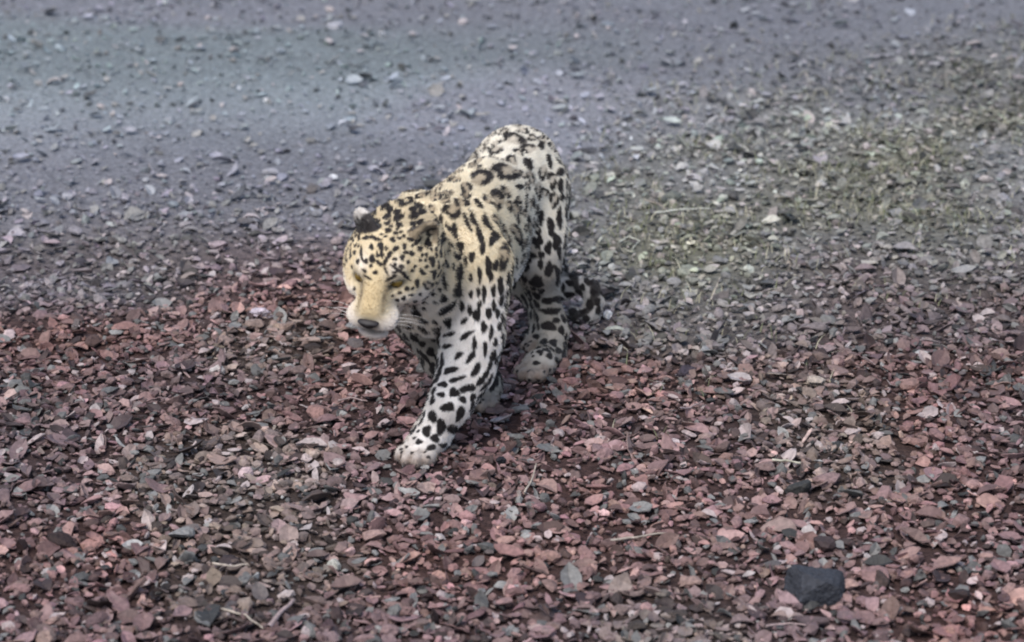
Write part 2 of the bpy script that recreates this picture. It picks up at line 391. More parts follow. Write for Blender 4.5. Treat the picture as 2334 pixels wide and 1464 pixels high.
# ---- coat base colour
def coat_base(P, N, W):
    z = np.zeros(len(P)); g = lambda k_: W.get(k_, z)[:, None]
    cream = np.array([.72, .63, .46]); gold = np.array([.57, .46, .29]); white = np.array([.82, .76, .70]); pale = np.array([.74, .70, .61]); 
    b = (P-BO); f = (b@BF); up = N[:, 2]
    c = np.tile(cream, (len(P), 1))
    rear = sst(.15, -.20, f)[:, None]; c = c*(1-.85*rear)+pale*.85*rear  # paler rump: its sheen is put into the coat colour
    fr = (sst(.15, .40, f)*sst(.25, .45, P[:,2]))[:, None]*.45; c = c*(1-fr)+gold*fr
    und = sst(-.15, -.75, up)[:, None]; c = c*(1-und)+white*und
    lo = sst(.36, .20, P[:,2])[:, None]; c = c*(1-.85*lo)+white*.85*lo
    br = (sst(.25, .34, f)*sst(.42, .34, P[:,2])*sst(.1,.6, (N@(-np.array([0,-1.,0])))*-1))[:, None]; c = c*(1-br)+white*br
    th = g('throat')*sst(-.045, -.09, ((P-HC)@hu))[:, None]; c = c*(1-th)+white*th
    hd = np.clip(g('head')+g('bridge')+.6*g('neck'), 0, 1); c = c*(1-.8*hd)+gold*1.06*.8*hd
    q = (P-HC)/1.06; h_, s_, u_ = q@hh, q@hs, q@hu
    inh = np.clip(g('head')+g('bridge')+g('muzzle')+g('jaw'), 0, 1)[:, 0]
    mz = np.clip(g('muzzle')*sst(-.005, -.028, u_)[:, None], 0, 1); c = c*(1-mz)+np.array([.74,.66,.59])*mz
    bw = (inh*np.exp(-(((h_-.062)/.025)**2+((np.abs(s_)-.030)/.014)**2+((u_-.046)/.014)**2)))[:, None]*.75; c = c*(1-bw)+white*bw
    ck = (inh*sst(.045, .075, np.abs(s_))*sst(.0,-.03,u_)*sst(.0,.035,h_))[:, None]*.7; c = c*(1-ck)+white*ck
    jw = (inh*sst(-.045, -.062, u_))[:, None]; c = c*(1-jw)+np.array([.66,.56,.49])*jw
    ey = (inh*np.exp(-(((h_-.085)/.025)**2+((np.abs(s_)-.050)/.018)**2+((u_+.012)/.012)**2)))[:, None]*.7; c = c*(1-ey)+white*ey
    gb = g('bridge')*sst(.0, .02, .03-np.abs(s_))[:, None]; c = c*(1-.7*gb)+np.array([.38,.27,.12])*.8*gb
    ln = (inh*np.exp(-(((np.abs(s_)-.024)/.005)**2))*sst(.07,.09,h_)*sst(.15,.13,h_)*sst(-.03,-.015,u_))[:, None]*.55; c = c*(1-ln)+np.array([.14,.09,.04])*ln
    for s in (-1, 1):
        e = g('ear%d' % s); fr_ = (N@hh > .05)[:, None]; t_ = ((P-Hd(-.04, s*.062, .04))@(hs*s*.75+hu*.66)/.055)[:, None]
        tw = sst(.42, .62, t_+.35*(vnoise(P, 90)[:, None]-.5)); ec = np.array([.04,.035,.035])*(1-tw)+np.array([.52,.48,.44])*tw if s < 0 else np.where(fr_, [.36,.28,.18], [.30,.24,.16])*(.55+.6*sst(.4,.6,vnoise(P,60)))[:,None]; c = np.where(e > .35, ec, c)
    leg_shade = np.clip(g('legR')+g('paw')*(f < .25)[:, None]+g('legL')*sst(.0, -.1, f)[:, None]*sst(.30, .22, P[:,2])[:, None], 0, 1); c = c*(1-.58*leg_shade*np.array([.95, .97, 1.02]))   # shade on far and hind legs and paws, painted into the coat
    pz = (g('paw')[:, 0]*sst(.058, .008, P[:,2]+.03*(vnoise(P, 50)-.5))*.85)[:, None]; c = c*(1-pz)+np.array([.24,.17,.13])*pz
    c *= (.88+.24*vnoise(P, 45))[:, None]
    return c
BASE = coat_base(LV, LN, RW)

# ---- spots: every mark sits on the skin with its own tangent frame
bodyme = bpy.data.meshes.new('tmp'); 
BV = BVHTree.FromPolygons([tuple(v) for v in LV], [tuple(int(i) for i in f) for f in Fq])
SP = []    # centre, normal, T1, T2 (tangent half-axes, world length), kind, seed
VIEWR = np.array([1., 0, 0]); VIEWD = np.array([0, -math.sin(PITCH), -math.cos(PITCH)])
def mark(px, py, rx, ry, ang=0, kind='s', stretch=2.1):
    d = ray(px, py); d /= np.linalg.norm(d); hit, n, i, dist = BV.ray_cast(Vector(CAM), Vector(d), 20)
    if hit is None: return
    n = np.array(n); n = n if n@d < 0 else -n; hit = np.array(hit)
    a = math.radians(ang); ax = [VIEWR*math.cos(a)+VIEWD*math.sin(a), -VIEWR*math.sin(a)+VIEWD*math.cos(a)]; T = []
    for v, r in zip(ax, (rx, ry)):
        t = v-d*((v@n)/min(d@n, -.12)); L = np.linalg.norm(t); t = t/L*min(L, stretch)*r*dist/FPX; T.append(t)
    SP.append((hit, n, T[0], T[1], kind, rng.random(4)))
HAND = """
831 612 6 3 35|855 615 5 5 0|879 610 3 8 -15|905 612 11 4 -20|921 620 4 12 -30|939 612 5 4 0|963 615 8 5 40|950 640 5 9 -10|977 645 11 9 0 r|927 652 5 5|937 667 5 3|957 665 4 3|920 674 5 5|946 682 5 5|963 681 6 4|924 687 5 3|905 693 4 3|804 603 4 4|823 571 3 14|
846 557 5 6|848 584 6 10|886 578 5 14 35|902 561 6 6|917 581 5 7|838 536 14 4 -12|868 556 6 10|922 556 5 6|957 561 6 6|975 550 8 12|909 507 9 5|941 506 6 7|885 520 8 5|935 540 7 5|860 540 8 4|870 575 5 7|
1033 601 4 8|1043 652 9 24|1021 697 8 24 50|1010 632 5 20 -12|985 590 6 12 -20|1005 570 5 12|990 620 5 10|900 598 4 4|868 597 5 4|834 590 5 5|895 540 6 5|1000 600 4 9|
1010 536 11 11 0 r|1030 475 17 14 0 r|1030 525 5 20 -35|1046 560 7 14 -15|1058 725 10 5 -32|1063 758 18 5 -35|1023 756 13 5 -20|975 751 7 4|1018 783 12 5 -15|1046 804 12 6 -30|988 770 6 3|990 728 6 4|
1027 838 17 7 -12|1086 836 7 19 28|1073 808 6 18 40|1020 783 6 3|1040 859 17 6 -20|1008 870 10 7 -10|1005 893 9 6|1035 889 11 11|1068 879 17 9 -15|1019 923 14 10|986 943 9 14|1049 939 9 16 20|1006 965 11 15|1035 974 12 9|972 977 11 11|992 993 10 9|955 1001 8 6|982 1016 10 5|1055 905 9 8|1012 1010 9 6|
1157 385 30 18 6 r|1170 310 22 12 0 r|1128 338 16 12 -20 r|1096 400 20 18 -20 r|1131 452 20 20 0 r|1062 425 15 12 -30 r|1092 360 13 12 -30 r|1206 511 13 21 0 r|1262 451 9 18 0 r|1258 405 9 18 0 r|1252 361 6 15 -10|1178 530 15 27 -25 r|1176 478 10 21 -12 r|1198 462 6 15|1216 457 6 14|1184 421 13 7|1203 370 8 16 -20|1203 333 14 10 0 r|1233 328 8 8|1277 416 7 14|1281 443 6 8|1277 386 8 10|1274 492 6 26|1290 479 5 20|1255 511 8 21|1269 544 10 17|1250 560 8 14|1230 541 7 13|1209 555 11 19 0 r|1151 574 11 25 0 r|1175 592 8 19|1200 604 7 8|1091 459 13 7 45|1078 495 6 20 -25|1110 506 7 22 -30|1064 503 5 20 -25|1094 530 6 22 -25|1035 520 6 16|1050 560 6 13|1009 536 7 12|1004 498 5 14|1127 533 9 18|1075 580 7 14|1072 628 5 9|1093 620 6 16|1113 600 8 20|1047 615 8 20|1140 637 6 13|1170 634 6 14|1232 598 6 12|1226 430 8 18 0 r|1230 490 7 16|1235 390 9 16 0 r|1100 560 6 16|1130 600 6 14|1020 560 5 14|1060 590 5 12|1090 660 5 10|
1272 625 9 21 8|1251 608 8 20 14|1283 588 5 10|1283 652 5 10|1272 677 10 9|1250 680 16 7|1223 640 16 12|1256 704 24 7|1248 738 18 9|1280 748 7 10|1240 775 9 8|1262 777 9 8|1231 797 7 6|1253 806 8 7|1272 795 8 8|1141 650 7 16|1171 640 6 13|1223 822 8 5|1225 762 7 6|1268 725 10 6|
898 756 11 6 -25|845 600 4 4|862 592 4 5|878 592 4 8 20|838 627 9 3 30|893 627 13 4 -25|915 601 6 4|930 592 4 4|945 602 4 4|958 588 4 4|972 602 5 4|985 614 5 4|994 640 5 5|985 664 6 5|1002 655 4 6|990 683 5 4|940 652 4 4|911 662 4 4|905 678 4 3|894 669 3 3|945 698 5 3|966 697 5 3|815 590 4 5|808 570 4 5|818 627 4 3|808 652 3 4|1010 600 4 8|860 575 4 6|900 585 5 4|925 570 6 4 20|850 535 6 4|880 560 4 5|
1119 751 5 17|1103 740 7 12|1114 708 6 14|1087 712 8 16|1103 663 6 16|1125 657 5 16|1073 664 5 9|1106 790 5 16|1081 779 6 14|1050 690 6 12|1070 700 6 12|1092 690 5 14|1118 620 6 14|1125 690 5 12
"""
for it in HAND.replace('\n', '').split('|'):
    v = it.split()
    if len(v) < 4: continue
    kd = 's'
    if v[-1] == 'r': kd = 'r'; v = v[:-1]
    v = [float(x) for x in v]; g_ = 1.2 if v[0] < 970 and v[1] < 700 else (1.2 if kd == "r" else 1.1); mark(v[0], v[1], v[2]*g_, v[3]*g_, v[4] if len(v) > 4 else 0, kd)
# the rest of the coat, same rules of size by region
order = rng.permutation(len(LV)); cen = [s[0] for s in SP]; rad = [max(np.linalg.norm(s[2]), np.linalg.norm(s[3])) for s in SP]
from mathutils.kdtree import KDTree
CELL = {}
def cell(p): return tuple((p/.05).astype(int))
for c_, r_ in zip(cen, rad): CELL.setdefault(cell(c_), []).append((c_, r_*1.10))
def near_ok(p, r):
    k_ = cell(p)
    for a in (-1,0,1):
        for b in (-1,0,1):
            for c in (-1,0,1):
                for q, rq in CELL.get((k_[0]+a, k_[1]+b, k_[2]+c), ()):
                    if ((p-q)**2).sum() < ((r+rq)*.87)**2: return False
    return True
hw = rw('head')+rw('bridge')+rw('muzzle')+rw('jaw'); ew = rw('ear-1')+rw('ear1'); lw = rw('legL')+rw('legR'); tw = rw('tail'); pw = rw('paw')
TH_ = rw('throat')
for i in order[:30000]:
    if TH_[i] > .25 and hw[i] < .5 and rng.random() < .85: continue
    if (LV[i]-BO)@BF > .30 and LV[i,2] < .40 and LN[i]@BF > .5 and rng.random() < .7: continue
    if hw[i] > .5 or ew[i] > .4:
        if (LV[i]-HC)@hh > .03: continue
        if ew[i] > .4: continue
        r = rng.uniform(.005, .008); el = 1.2; kd = 's'
    elif pw[i] > .4:
        if rng.random() < .9: continue
        r = .005; el = 1.2; kd = 's'
    elif tw[i] > .5: r = rng.uniform(.010, .014); el = 1.3; kd = 's'
    elif lw[i] > .5 or LV[i, 2] < .30: r = rng.uniform(.009, .013); el = 1.4; kd = 's'
    elif rw('neck')[i] > .4: r = rng.uniform(.009, .013); el = 1.6; kd = 's'
    else: r = rng.uniform(.013, .020); el = 1.25; kd = 'r'
    p = LV[i]
    if not near_ok(p, r): continue
    t = FLOW[i]; s_ = np.cross(LN[i], t); SP.append((p, LN[i], s_*r*.85, t*r*el*.85, kd, rng.random(4))); CELL.setdefault(cell(p), []).append((p, r))

def paint(P, N, hardness=.12):
    """0..1 black and 0..1 rosette-heart masks at points"""
    blk = np.zeros(len(P)); hrt = np.zeros(len(P)); o = np.argsort(P[:, 0]); xs = P[o, 0]
    wob = np.stack([vnoise(P, 110)-.5, vnoise(P+5, 110)-.5], 1)
    for c_, n_, t1, t2, kd, sd4 in SP:
        l1, l2 = np.linalg.norm(t1), np.linalg.norm(t2); R = 1.5*max(l1, l2)
        a, b = np.searchsorted(xs, [c_[0]-R, c_[0]+R]); ix = o[a:b]; D = P[ix]-c_; m = (D*D).sum(1) < R*R; ix = ix[m]; D = D[m]
        m = (N[ix]@n_ > -.3); ix = ix[m]; D = D[m]
        if not len(ix): continue
        G = np.array([[t1@t1, t1@t2], [t1@t2, t2@t2]]); uv = np.stack([D@t1, D@t2], 1)@np.linalg.inv(G)
        uv = uv+wob[ix]*.35; th = np.arctan2(uv[:,1], uv[:,0]); rr = np.hypot(uv[:,0], uv[:,1])
        e = 1+.10*np.sin(2*th+sd4[0]*6.3)+.10*np.sin(3*th+sd4[1]*6.3)
        hd = max(hardness, .0010/min(l1, l2))
        body = sst(1+hd, 1-hd, rr/e)
        if kd == 'r':
            hd2 = .12; inner = sst(.40-hd2, .40+hd2, rr/e)
            gap = sst(.55, .80, np.cos(2*th+sd4[2]*6.3) if sd4[3] < .35 else np.cos(th+sd4[2]*6.3))*(.85)
            v = body*inner*(1-gap); hrt[ix] = np.maximum(hrt[ix], body*.8)
        else: v = body
        blk[ix] = np.maximum(blk[ix], v)
    return blk, hrt
BLK = np.array([.020, .016, .015]); HEART = np.array([.30, .22, .14])
def nearmask(P, q, ax, rad): 
    D = (P-q)@ax.T; return np.exp(-((D/np.array(rad))**2).sum(1)**2)
def full_coat(P, N, W):
    c = coat_base(P, N, W); blk, hrt = paint(P, N); z = np.zeros(len(P)); g = lambda k_: W.get(k_, z)
    rear = sst(.0, -.25, (P-BO)@BF)[:, None]
    c = c*(1-hrt[:, None]*.72*(1-.4*rear))+HEART*hrt[:, None]*.72*(1-.4*rear)
    # face features
    f = np.zeros(len(P))
    for s in (-1, 1):
        f = np.maximum(f, nearmask(P, Hd(.079, s*.0390, .020), HAX, (.03, .022, .0105))*.97)      # eye rims
        f = np.maximum(f, nearmask(P, Hd(.096, s*.023, .008), HAX, (.030, .0045, .011))*.85)      # tear line
        f = np.maximum(f, nearmask(P, Hd(.130, s*.034, -.0655), HAX, (.060, .036, .0095)))   # lips
        for a, b in ((.135, -.040), (.122, -.046), (.136, -.051), (.120, -.036)):
            f = np.maximum(f, nearmask(P, Hd(a, s*.046, b), HAX, (.010, .02, .0036))*.8)
        e = g('ear%d' % s) > .3; bk = (N@hh < .05)
        dz = (P-Hd(-.04, s*.07, .05)); 
        lowear = e & bk
        q = nearmask(P, Hd(-.035, s*.058, .055), HAX, (.05, .04, .020)); f = np.where(e, np.maximum(f, np.where(bk, q, q*.6)), f)
    f = np.maximum(f, nearmask(P, Hd(.168, 0, -.0655), HAX, (.03, .036, .0095)))
    f = np.maximum(f, nearmask(P, Hd(.172, 0, -.048), HAX, (.03, .0025, .026))*.9)
    f = np.maximum(f, nearmask(P, Hd(.180, 0, -.034), HAX, (.030, .019, .017)))
    blk = np.maximum(blk, f)
    # tail end: rings of black and grey-white
    tb = np.zeros(len(P)); 
    for (a, _), wd in zip(TL[4:], (.016, .012, .014, .012, .03)): tb = np.maximum(tb, np.exp(-(np.linalg.norm(P-a, axis=1)/(.033+wd*.2))**6))
    tl = g('tail')*(sst(.0, .06, (P@np.array([1.,0,0]))-.095)); c = c*(1-tl[:, None]*.35)
    ring = sst(.50, .78, .5+.5*np.sin(np.linalg.norm(P-TL[3][0], axis=1)*150)); blk = np.maximum(blk, tl*ring*.95)
    # rear side of the ruff, dark band behind the cheek
    return c*(1-blk[:, None])+BLK*blk[:, None], blk
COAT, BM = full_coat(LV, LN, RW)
m_skin = material('coat skin', attr='tint', rough=.8, spec=.2, sheen=.15, bump=(700, .35, .002))
root = bpy.data.objects.new('leopard', None); C.objects.link(root); root.location = BO; bpy.context.view_layer.update()
tag(root, 'spotted leopard walking over red gravel towards the camera with its head lowered', 'leopard')
root.location.z -= .006
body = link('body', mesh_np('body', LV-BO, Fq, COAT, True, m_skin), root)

# ---- short fur
def hair_object(name, P0, N0, D0, L0, col, parent, mat, root_r=.00042, seg=4):
    n = len(P0); hc = bpy.data.hair_curves.new(name); hc.add_curves([seg]*n)
    t = np.linspace(0, 1, seg)[None, :, None]
    dirn = N0[:, None]*(1-t)*.55+D0[:, None]*(.25+.75*t)
    dirn /= np.linalg.norm(dirn, axis=2, keepdims=True)
    step = dirn[:, :-1]*(L0[:, None, None]/(seg-1)); pts = np.concatenate([P0[:, None], P0[:, None]+np.cumsum(step, 1)], 1)
    hc.position_data.foreach_set('vector', (pts.reshape(-1, 3)-BO).astype(np.float32).ravel())
    ra = hc.attributes.get('radius') or hc.attributes.new('radius', 'FLOAT', 'POINT')
    ra.data.foreach_set('value', np.tile(np.linspace(1, .25, seg)*root_r, n).astype(np.float32))
    ca_ = hc.attributes.new('tint', 'FLOAT_COLOR', 'CURVE'); c4 = np.ones((n, 4), np.float32); c4[:, :3] = col; ca_.data.foreach_set('color', c4.ravel())
    hc.materials.append(mat); return link(name, hc, parent)
tri = Fq[:, :3]; ar = np.linalg.norm(np.cross(LV[Fq[:,2]]-LV[Fq[:,0]], LV[Fq[:,3]]-LV[Fq[:,1]]), axis=1)
NH = 150000
fi = rng.choice(len(Fq), NH, p=ar/ar.sum()); uu, vv = rng.random((2, NH)); q = Fq[fi]
wq = np.stack([(1-uu)*(1-vv), uu*(1-vv), uu*vv, (1-uu)*vv], 1)[:, :, None]
HP = (LV[q]*wq).sum(1); HN = (LN[q]*wq).sum(1); HF = (FLOW[q]*wq).sum(1)
HW = {k_: (v[q]*wq[:, :, 0]).sum(1) for k_, v in RW.items()}
skip = nearmask(HP, Hd(.176, 0, -.028), HAX, (.026, .024, .018)) > .5
for s in (-1, 1): skip |= nearmask(HP, Hd(.079, s*.0390, .020), HAX, (.03, .014, .008)) > .5
ok = ~skip & (HP[:, 2] > .004); HP, HN, HF = HP[ok], HN[ok], HF[ok]; HW = {k_: v[ok] for k_, v in HW.items()}
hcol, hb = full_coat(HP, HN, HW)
z_ = np.zeros(len(HP)); hh_ = sum(HW.get(k_, z_) for k_ in ('head', 'bridge', 'muzzle', 'jaw', 'ear1', 'ear-1')); ft = HW.get('paw', z_)
LEN = .0078-.0036*np.clip(hh_, 0, 1)-.0030*np.clip(ft, 0, 1)+.006*HW.get('throat', z_)-.002*(HW.get('legL', z_)+HW.get('legR', z_))*(HP[:,2] < .25)
LEN *= rng.uniform(.7, 1.25, len(HP))
HD = HF+rng.normal(0, .22, HF.shape)+.25*(np.stack([vnoise(HP+k_, 28) for k_ in (1, 9, 17)], 1)-.5)
hcol = np.clip(hcol*rng.uniform(.86, 1.14, (len(HP), 1)), 0, .9)
m_fur = material('fur', attr='tint', rough=.6, spec=.25)
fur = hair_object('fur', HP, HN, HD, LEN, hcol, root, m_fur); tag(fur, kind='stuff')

# ---- eyes, nose, whiskers
m_eye = material('amber eye', (.16, .10, .02), .08, spec=.6); m_pupil = material('pupil', (.004,.004,.004), .05, spec=.6)
m_nose = material('nose leather', (.014, .011, .012), .6, noise=(300, .7, 1.3), spec=.5); m_wh = material('whisker', (.75,.72,.68), .5)
def frame(ax, c): 
    M = Matrix([list(ax[0])+[0], list(ax[1])+[0], list(ax[2])+[0], [0,0,0,1]]).transposed(); M.translation = Vector(c-BO); return M
for s in (-1, 1):
    bm = bmesh.new(); bmesh.ops.create_uvsphere(bm, u_segments=20, v_segments=12, radius=.0137); me = bpy.data.meshes.new('eye'); bm.to_mesh(me); bm.free()
    me.materials.append(m_eye); [setattr(p, 'use_smooth', True) for p in me.polygons]
    e = link('eye', me, root); e.matrix_local = frame(HAX, Hd(.0715, s*.0380, .0185))
    bm = bmesh.new(); bmesh.ops.create_uvsphere(bm, u_segments=12, v_segments=8, radius=.0048); bmesh.ops.scale(bm, vec=(.4,1,1), verts=bm.verts); me = bpy.data.meshes.new('pupil'); bm.to_mesh(me); bm.free()
    me.materials.append(m_pupil); pu = link('pupil', me, e); pu.location = (.0116, s*.001, -.002)
def nose_mesh():
    """a broad wedge: flat top, two comma nostrils cut in, narrow foot"""
    bm = bmesh.new(); bmesh.ops.create_icosphere(bm, subdivisions=4, radius=1)
    for v in bm.verts:
        x, y, z = v.co; w_ = .55+.45*min(1, max(0, (z+1)/1.2)); y2 = y*.0235*w_; z2 = z*.0165 if z < 0 else z*.0085; x2 = x*.0125-.004*max(0, -z)
        for s in (-1, 1):
            d = ((y2-s*.0085)/.004)**2+((z2+.0012)/.0028)**2
            if x > 0: x2 -= .004*math.exp(-d)
        v.co = (x2, y2, z2)
    me = bpy.data.meshes.new('nose'); bm.to_mesh(me); bm.free(); me.materials.append(m_nose); [setattr(p, 'use_smooth', True) for p in me.polygons]; return me
no = link('nose', nose_mesh(), root); no.matrix_local = frame(HAX, Hd(.176, 0, -.029))
def tube(pts, r0, r1, nside=5):
    pts = np.array(pts); V, F = [], []
    for i, p in enumerate(pts):
        d = pts[min(i+1, len(pts)-1)]-pts[max(i-1, 0)]; d = d/np.linalg.norm(d); a = np.cross(d, [.3, .2, .93]); a /= np.linalg.norm(a); b = np.cross(d, a); r = r0+(r1-r0)*i/(len(pts)-1)
        for k_ in range(nside): t = 2*math.pi*k_/nside; V.append(p+r*(a*math.cos(t)+b*math.sin(t)))
    for i in range(len(pts)-1):
        for k_ in range(nside): j = (k_+1) % nside; F.append((i*nside+k_, i*nside+j, (i+1)*nside+j, (i+1)*nside+k_))
    return np.array(V), np.array(F)
for s in (-1, 1):
    for k_ in range(6):
        r_ = random.Random(k_+20*(s+1)); p0 = Hd(.118+.014*(k_ % 3), s*.045, -.038-.006*(k_//3)); L = r_.uniform(.045, .09)
        d = hs*s*.95-hh*.45+hu*(.12-.15*(k_//3)); d /= np.linalg.norm(d)
        V, F = tube([p0+d*L*t-np.array([0, 0, .35*L*t*t]) for t in (0, .25, .5, .75, 1)], .00036, .00012); V = V-BO
        link('whisker', mesh_np('whisker', V, F, None, True, m_wh), root)
print('leopard verts', len(LV), 'spots', len(SP))

# ================================================================ single stones, leaves, twigs, rocks, grass
m_one = material('single stone', instcol=True, rough=.75, noise=(120, .6, 1.3), bump=(160, .6, .006), spec=.35)
m_leaf = material('single dry leaf', instcol=True, rough=.6, noise=(90, .7, 1.25), bump=(120, .5, .003), spec=.4)
m_twig = material('dry twig', instcol=True, rough=.8, noise=(70, .6, 1.3), bump=(150, .6, .003), spec=.2)
def shape_mesh(name, sh, mat, smooth=False): return mesh_np(name, sh[0], sh[1], None, smooth, mat)
r3 = np.random.default_rng(21)
STM = [shape_mesh('stone', s, m_one) for s in SH2]
def leaf_shape(r):
    """a curled dry leaf with a midrib fold and an uneven, toothed outline"""
    nu, nv = 8, 5; u = np.linspace(-1, 1, nu); v = np.linspace(-1, 1, nv); U, Vv = np.meshgrid(u, v, indexing='ij')
    wd = (np.clip(1-np.abs(U+.1)**2.2, 0, 1)**.7*(.42+.1*r.normal())+.03)*(1+.12*r.normal(size=(nu, 1)))
    Z = .22*r.uniform(-1, 1.6)*U*U + .35*r.uniform(.1, 1.2)*np.abs(Vv)*wd + .03*r.normal(size=U.shape)
    top = np.c_[U.ravel(), (Vv*wd+.15*r.normal()*U*U).ravel(), Z.ravel()]; F = []
    for a in range(nu-1):
        for b in range(nv-1):
            q = (a*nv+b, (a+1)*nv+b, (a+1)*nv+b+1, a*nv+b+1); F += [[q[0],q[1],q[2]], [q[0],q[2],q[3]]]
    F = np.array(F); n = len(top); edge = [a*nv for a in range(nu)]+[(nu-1)*nv+b for b in range(1,nv)]+[a*nv+nv-1 for a in range(nu-2,-1,-1)]+[b for b in range(nv-2,0,-1)]
    sd = []
    for i in range(len(edge)):
        a, b = edge[i], edge[(i+1) % len(edge)]; sd += [[b, a, a+n], [b, a+n, b+n]]
    return np.r_[top, top-np.array([0,0,.035])], np.r_[F, F[:, ::-1]+n, np.array(sd)]
LFM = [shape_mesh('dry_leaf', leaf_shape(r3), m_leaf, True) for _ in range(8)]
feet = np.array([lf[:2], rf[:2], lh[:2], rh[:2]])
def free_spot(x, y): return np.min(np.hypot(*(feet-[x, y]).T)) > .10
def tint(o, c): o['tint'] = [float(v) for v in c]
n_ = 0
while n_ < 260:                                   # the stones that show largest, one by one
    px, py = r3.uniform(-40, 2374), 350+1150*r3.random()**.75; p = gnd(px, py)
    if not free_spot(p[0], p[1]): continue
    s = min(.034, r3.lognormal(math.log(.020), .28)); c = litter_col(p[None, :2], r3, 1.0)[0]
    o = link('stone', STM[r3.integers(len(STM))], ground, (p[0], p[1], gz(p[:2])[0]+s*.28), (r3.normal(0,.25), r3.normal(0,.25), r3.uniform(0,6.3)), (s, s*r3.uniform(.7,1), s*r3.uniform(.8,1.3))); tint(o, c); n_ += 1
n_ = 0
while n_ < 150:
    px, py = r3.uniform(-40, 2374), 620+880*r3.random()**.8; p = gnd(px, py)
    if not free_spot(p[0], p[1]): continue
    s = min(.042, r3.lognormal(math.log(.026), .25)); c = litter_col(p[None, :2], r3, .8)[0]
    o = link('dry_leaf', LFM[r3.integers(len(LFM))], ground, (p[0], p[1], gz(p[:2])[0]+s*.22), (r3.normal(0,.35), r3.normal(0,.3), r3.uniform(0,6.3)), (s,)*3); tint(o, c*1.15); n_ += 1

# rocks that stand out
def rock(px, py, rx, ry, rz, col, label, ang=0, cat='stone', seed=0, name='rock', smooth=False):
    r = np.random.default_rng(100+seed); V, F = stone_shape(ico(3), r, .7); V = V/np.abs(V).max(0)*np.array([rx, ry, rz]); V += r.normal(size=V.shape)*.012*min(rx, rz)
    p = gnd(px, py); o = link(name, mesh_np(name, V, F, None, smooth, m_one), None, (p[0], p[1], gz(p[:2])[0]+rz*.45), (0, 0, math.radians(ang)))
    tint(o, col); return tag(o, label, cat)
PALE = (.42,.38,.36)
rock(1560, 853, .030, .020, .016, (.045,.035,.045), 'dark angular stone lying where the dry grass meets the red gravel', 20, seed=1)
rock(496, 850, .020, .016, .014, PALE, 'small whitish stone at the left, level with the hind paws', 10, seed=2)
rock(697, 1052, .018, .016, .014, (.42,.34,.32), 'pinkish white stone to the left of the leading forepaw', 40, seed=3)
rock(1386, 722, .013, .012, .013, (.62,.60,.58), 'bright white pebble in the grass right of the tail', 0, seed=4)
rock(1405, 755, .030, .014, .010, (.36,.37,.32), 'flat greenish grey stone below the white pebble by the tail', 5, seed=5)
rock(1142, 1056, .013, .012, .011, (.012,.012,.016), 'upper of two black pebbles right of the leading forepaw', 30, seed=6)
rock(1118, 1082, .015, .009, .008, (.018,.018,.022), 'lower of two black pebbles right of the leading forepaw', -20, seed=7)
rock(600, 712, .034, .020, .014, (.44,.38,.42), 'pale lilac flat stone on the left, level with the leopard\'s chin', -8, seed=8)
rock(765, 62, .034, .016, .013, (.50,.49,.52), 'long pale stone in the grey dust near the top edge', 10, seed=9)
rock(868, 78, .014, .013, .012, (.6,.6,.62), 'white pebble right of the long pale stone at the top', 0, seed=10)
rock(608, 231, .010, .010, .010, (.66,.66,.66), 'lone bright white pebble in the dust at upper left', 0, seed=11)
rock(1340, 356, .036, .015, .010, (.10,.10,.11), 'dark flat stone just right of the leopard\'s rump', 0, seed=12)
rock(805, 405, .016, .013, .012, (.15,.15,.17), 'dark grey pebble among pale ones left of the leopard\'s back', 10, seed=13)
rock(760, 422, .014, .012, .010, (.58,.58,.60), 'white pebble above and left of the raised ear', 10, seed=14)
rock(735, 900, .016, .014, .012, (.46,.38,.36), 'pale pink pebble in the red gravel below the chin', 10, seed=15)
rock(560, 1090, .020, .015, .018, (.48,.36,.36), 'upright pinkish white stone at the lower left', 60, seed=16)
rock(1530, 1010, .020, .012, .009, (.50,.42,.42), 'flat whitish stone in the gravel at the lower right', 5, seed=17)
rock(760, 1285, .016, .018, .018, (.36,.35,.31), 'pale grey upright stone among greenish ones at the bottom', 5, seed=18)
rock(1855, 880, .030, .022, .016, (.36,.30,.25), 'tan rounded stone near the right side in the red gravel', 5, seed=19)

# dark block at the lower right: broken timber or basalt, flat dark face towards the viewer
def block():
    """a broken slab: convex lump cut by planes, one broad face turned forward"""
    r = np.random.default_rng(77); V, F = ico(5); V = V/np.abs(V).max(1, keepdims=True)
    for n, d in (((0,-1,.05),.80), ((.1,.1,1),.80), ((-1,-.2,.3),.84), ((1,-.3,.2),.9), ((.6,-.2,.8),.93), ((-.5,-.5,.7),.92), ((.2,.9,.5),.9)):
        n = np.array(n, float); n /= np.linalg.norm(n); s = V@n-d; V -= np.outer(np.clip(s, 0, None), n)
    V *= 1+.16*(vnoise(V+9, 2.1)-.5)[:, None]+.10*(vnoise(V+4, 6)-.5)[:, None]+.05*(vnoise(V+2, 15)-.5)[:, None]
    return mesh_np('block', V*np.array([.056, .048, .046]), F, None, False, m_one)
p = gnd(1868, 1378); o = link('rock', block(), None, (p[0], p[1]+.05, gz(p[:2])[0]+.014), (.12, .03, .10)); tint(o, (.032,.034,.042)); tag(o, 'dark charcoal blocky rock with a flat front at the lower right', 'rock')

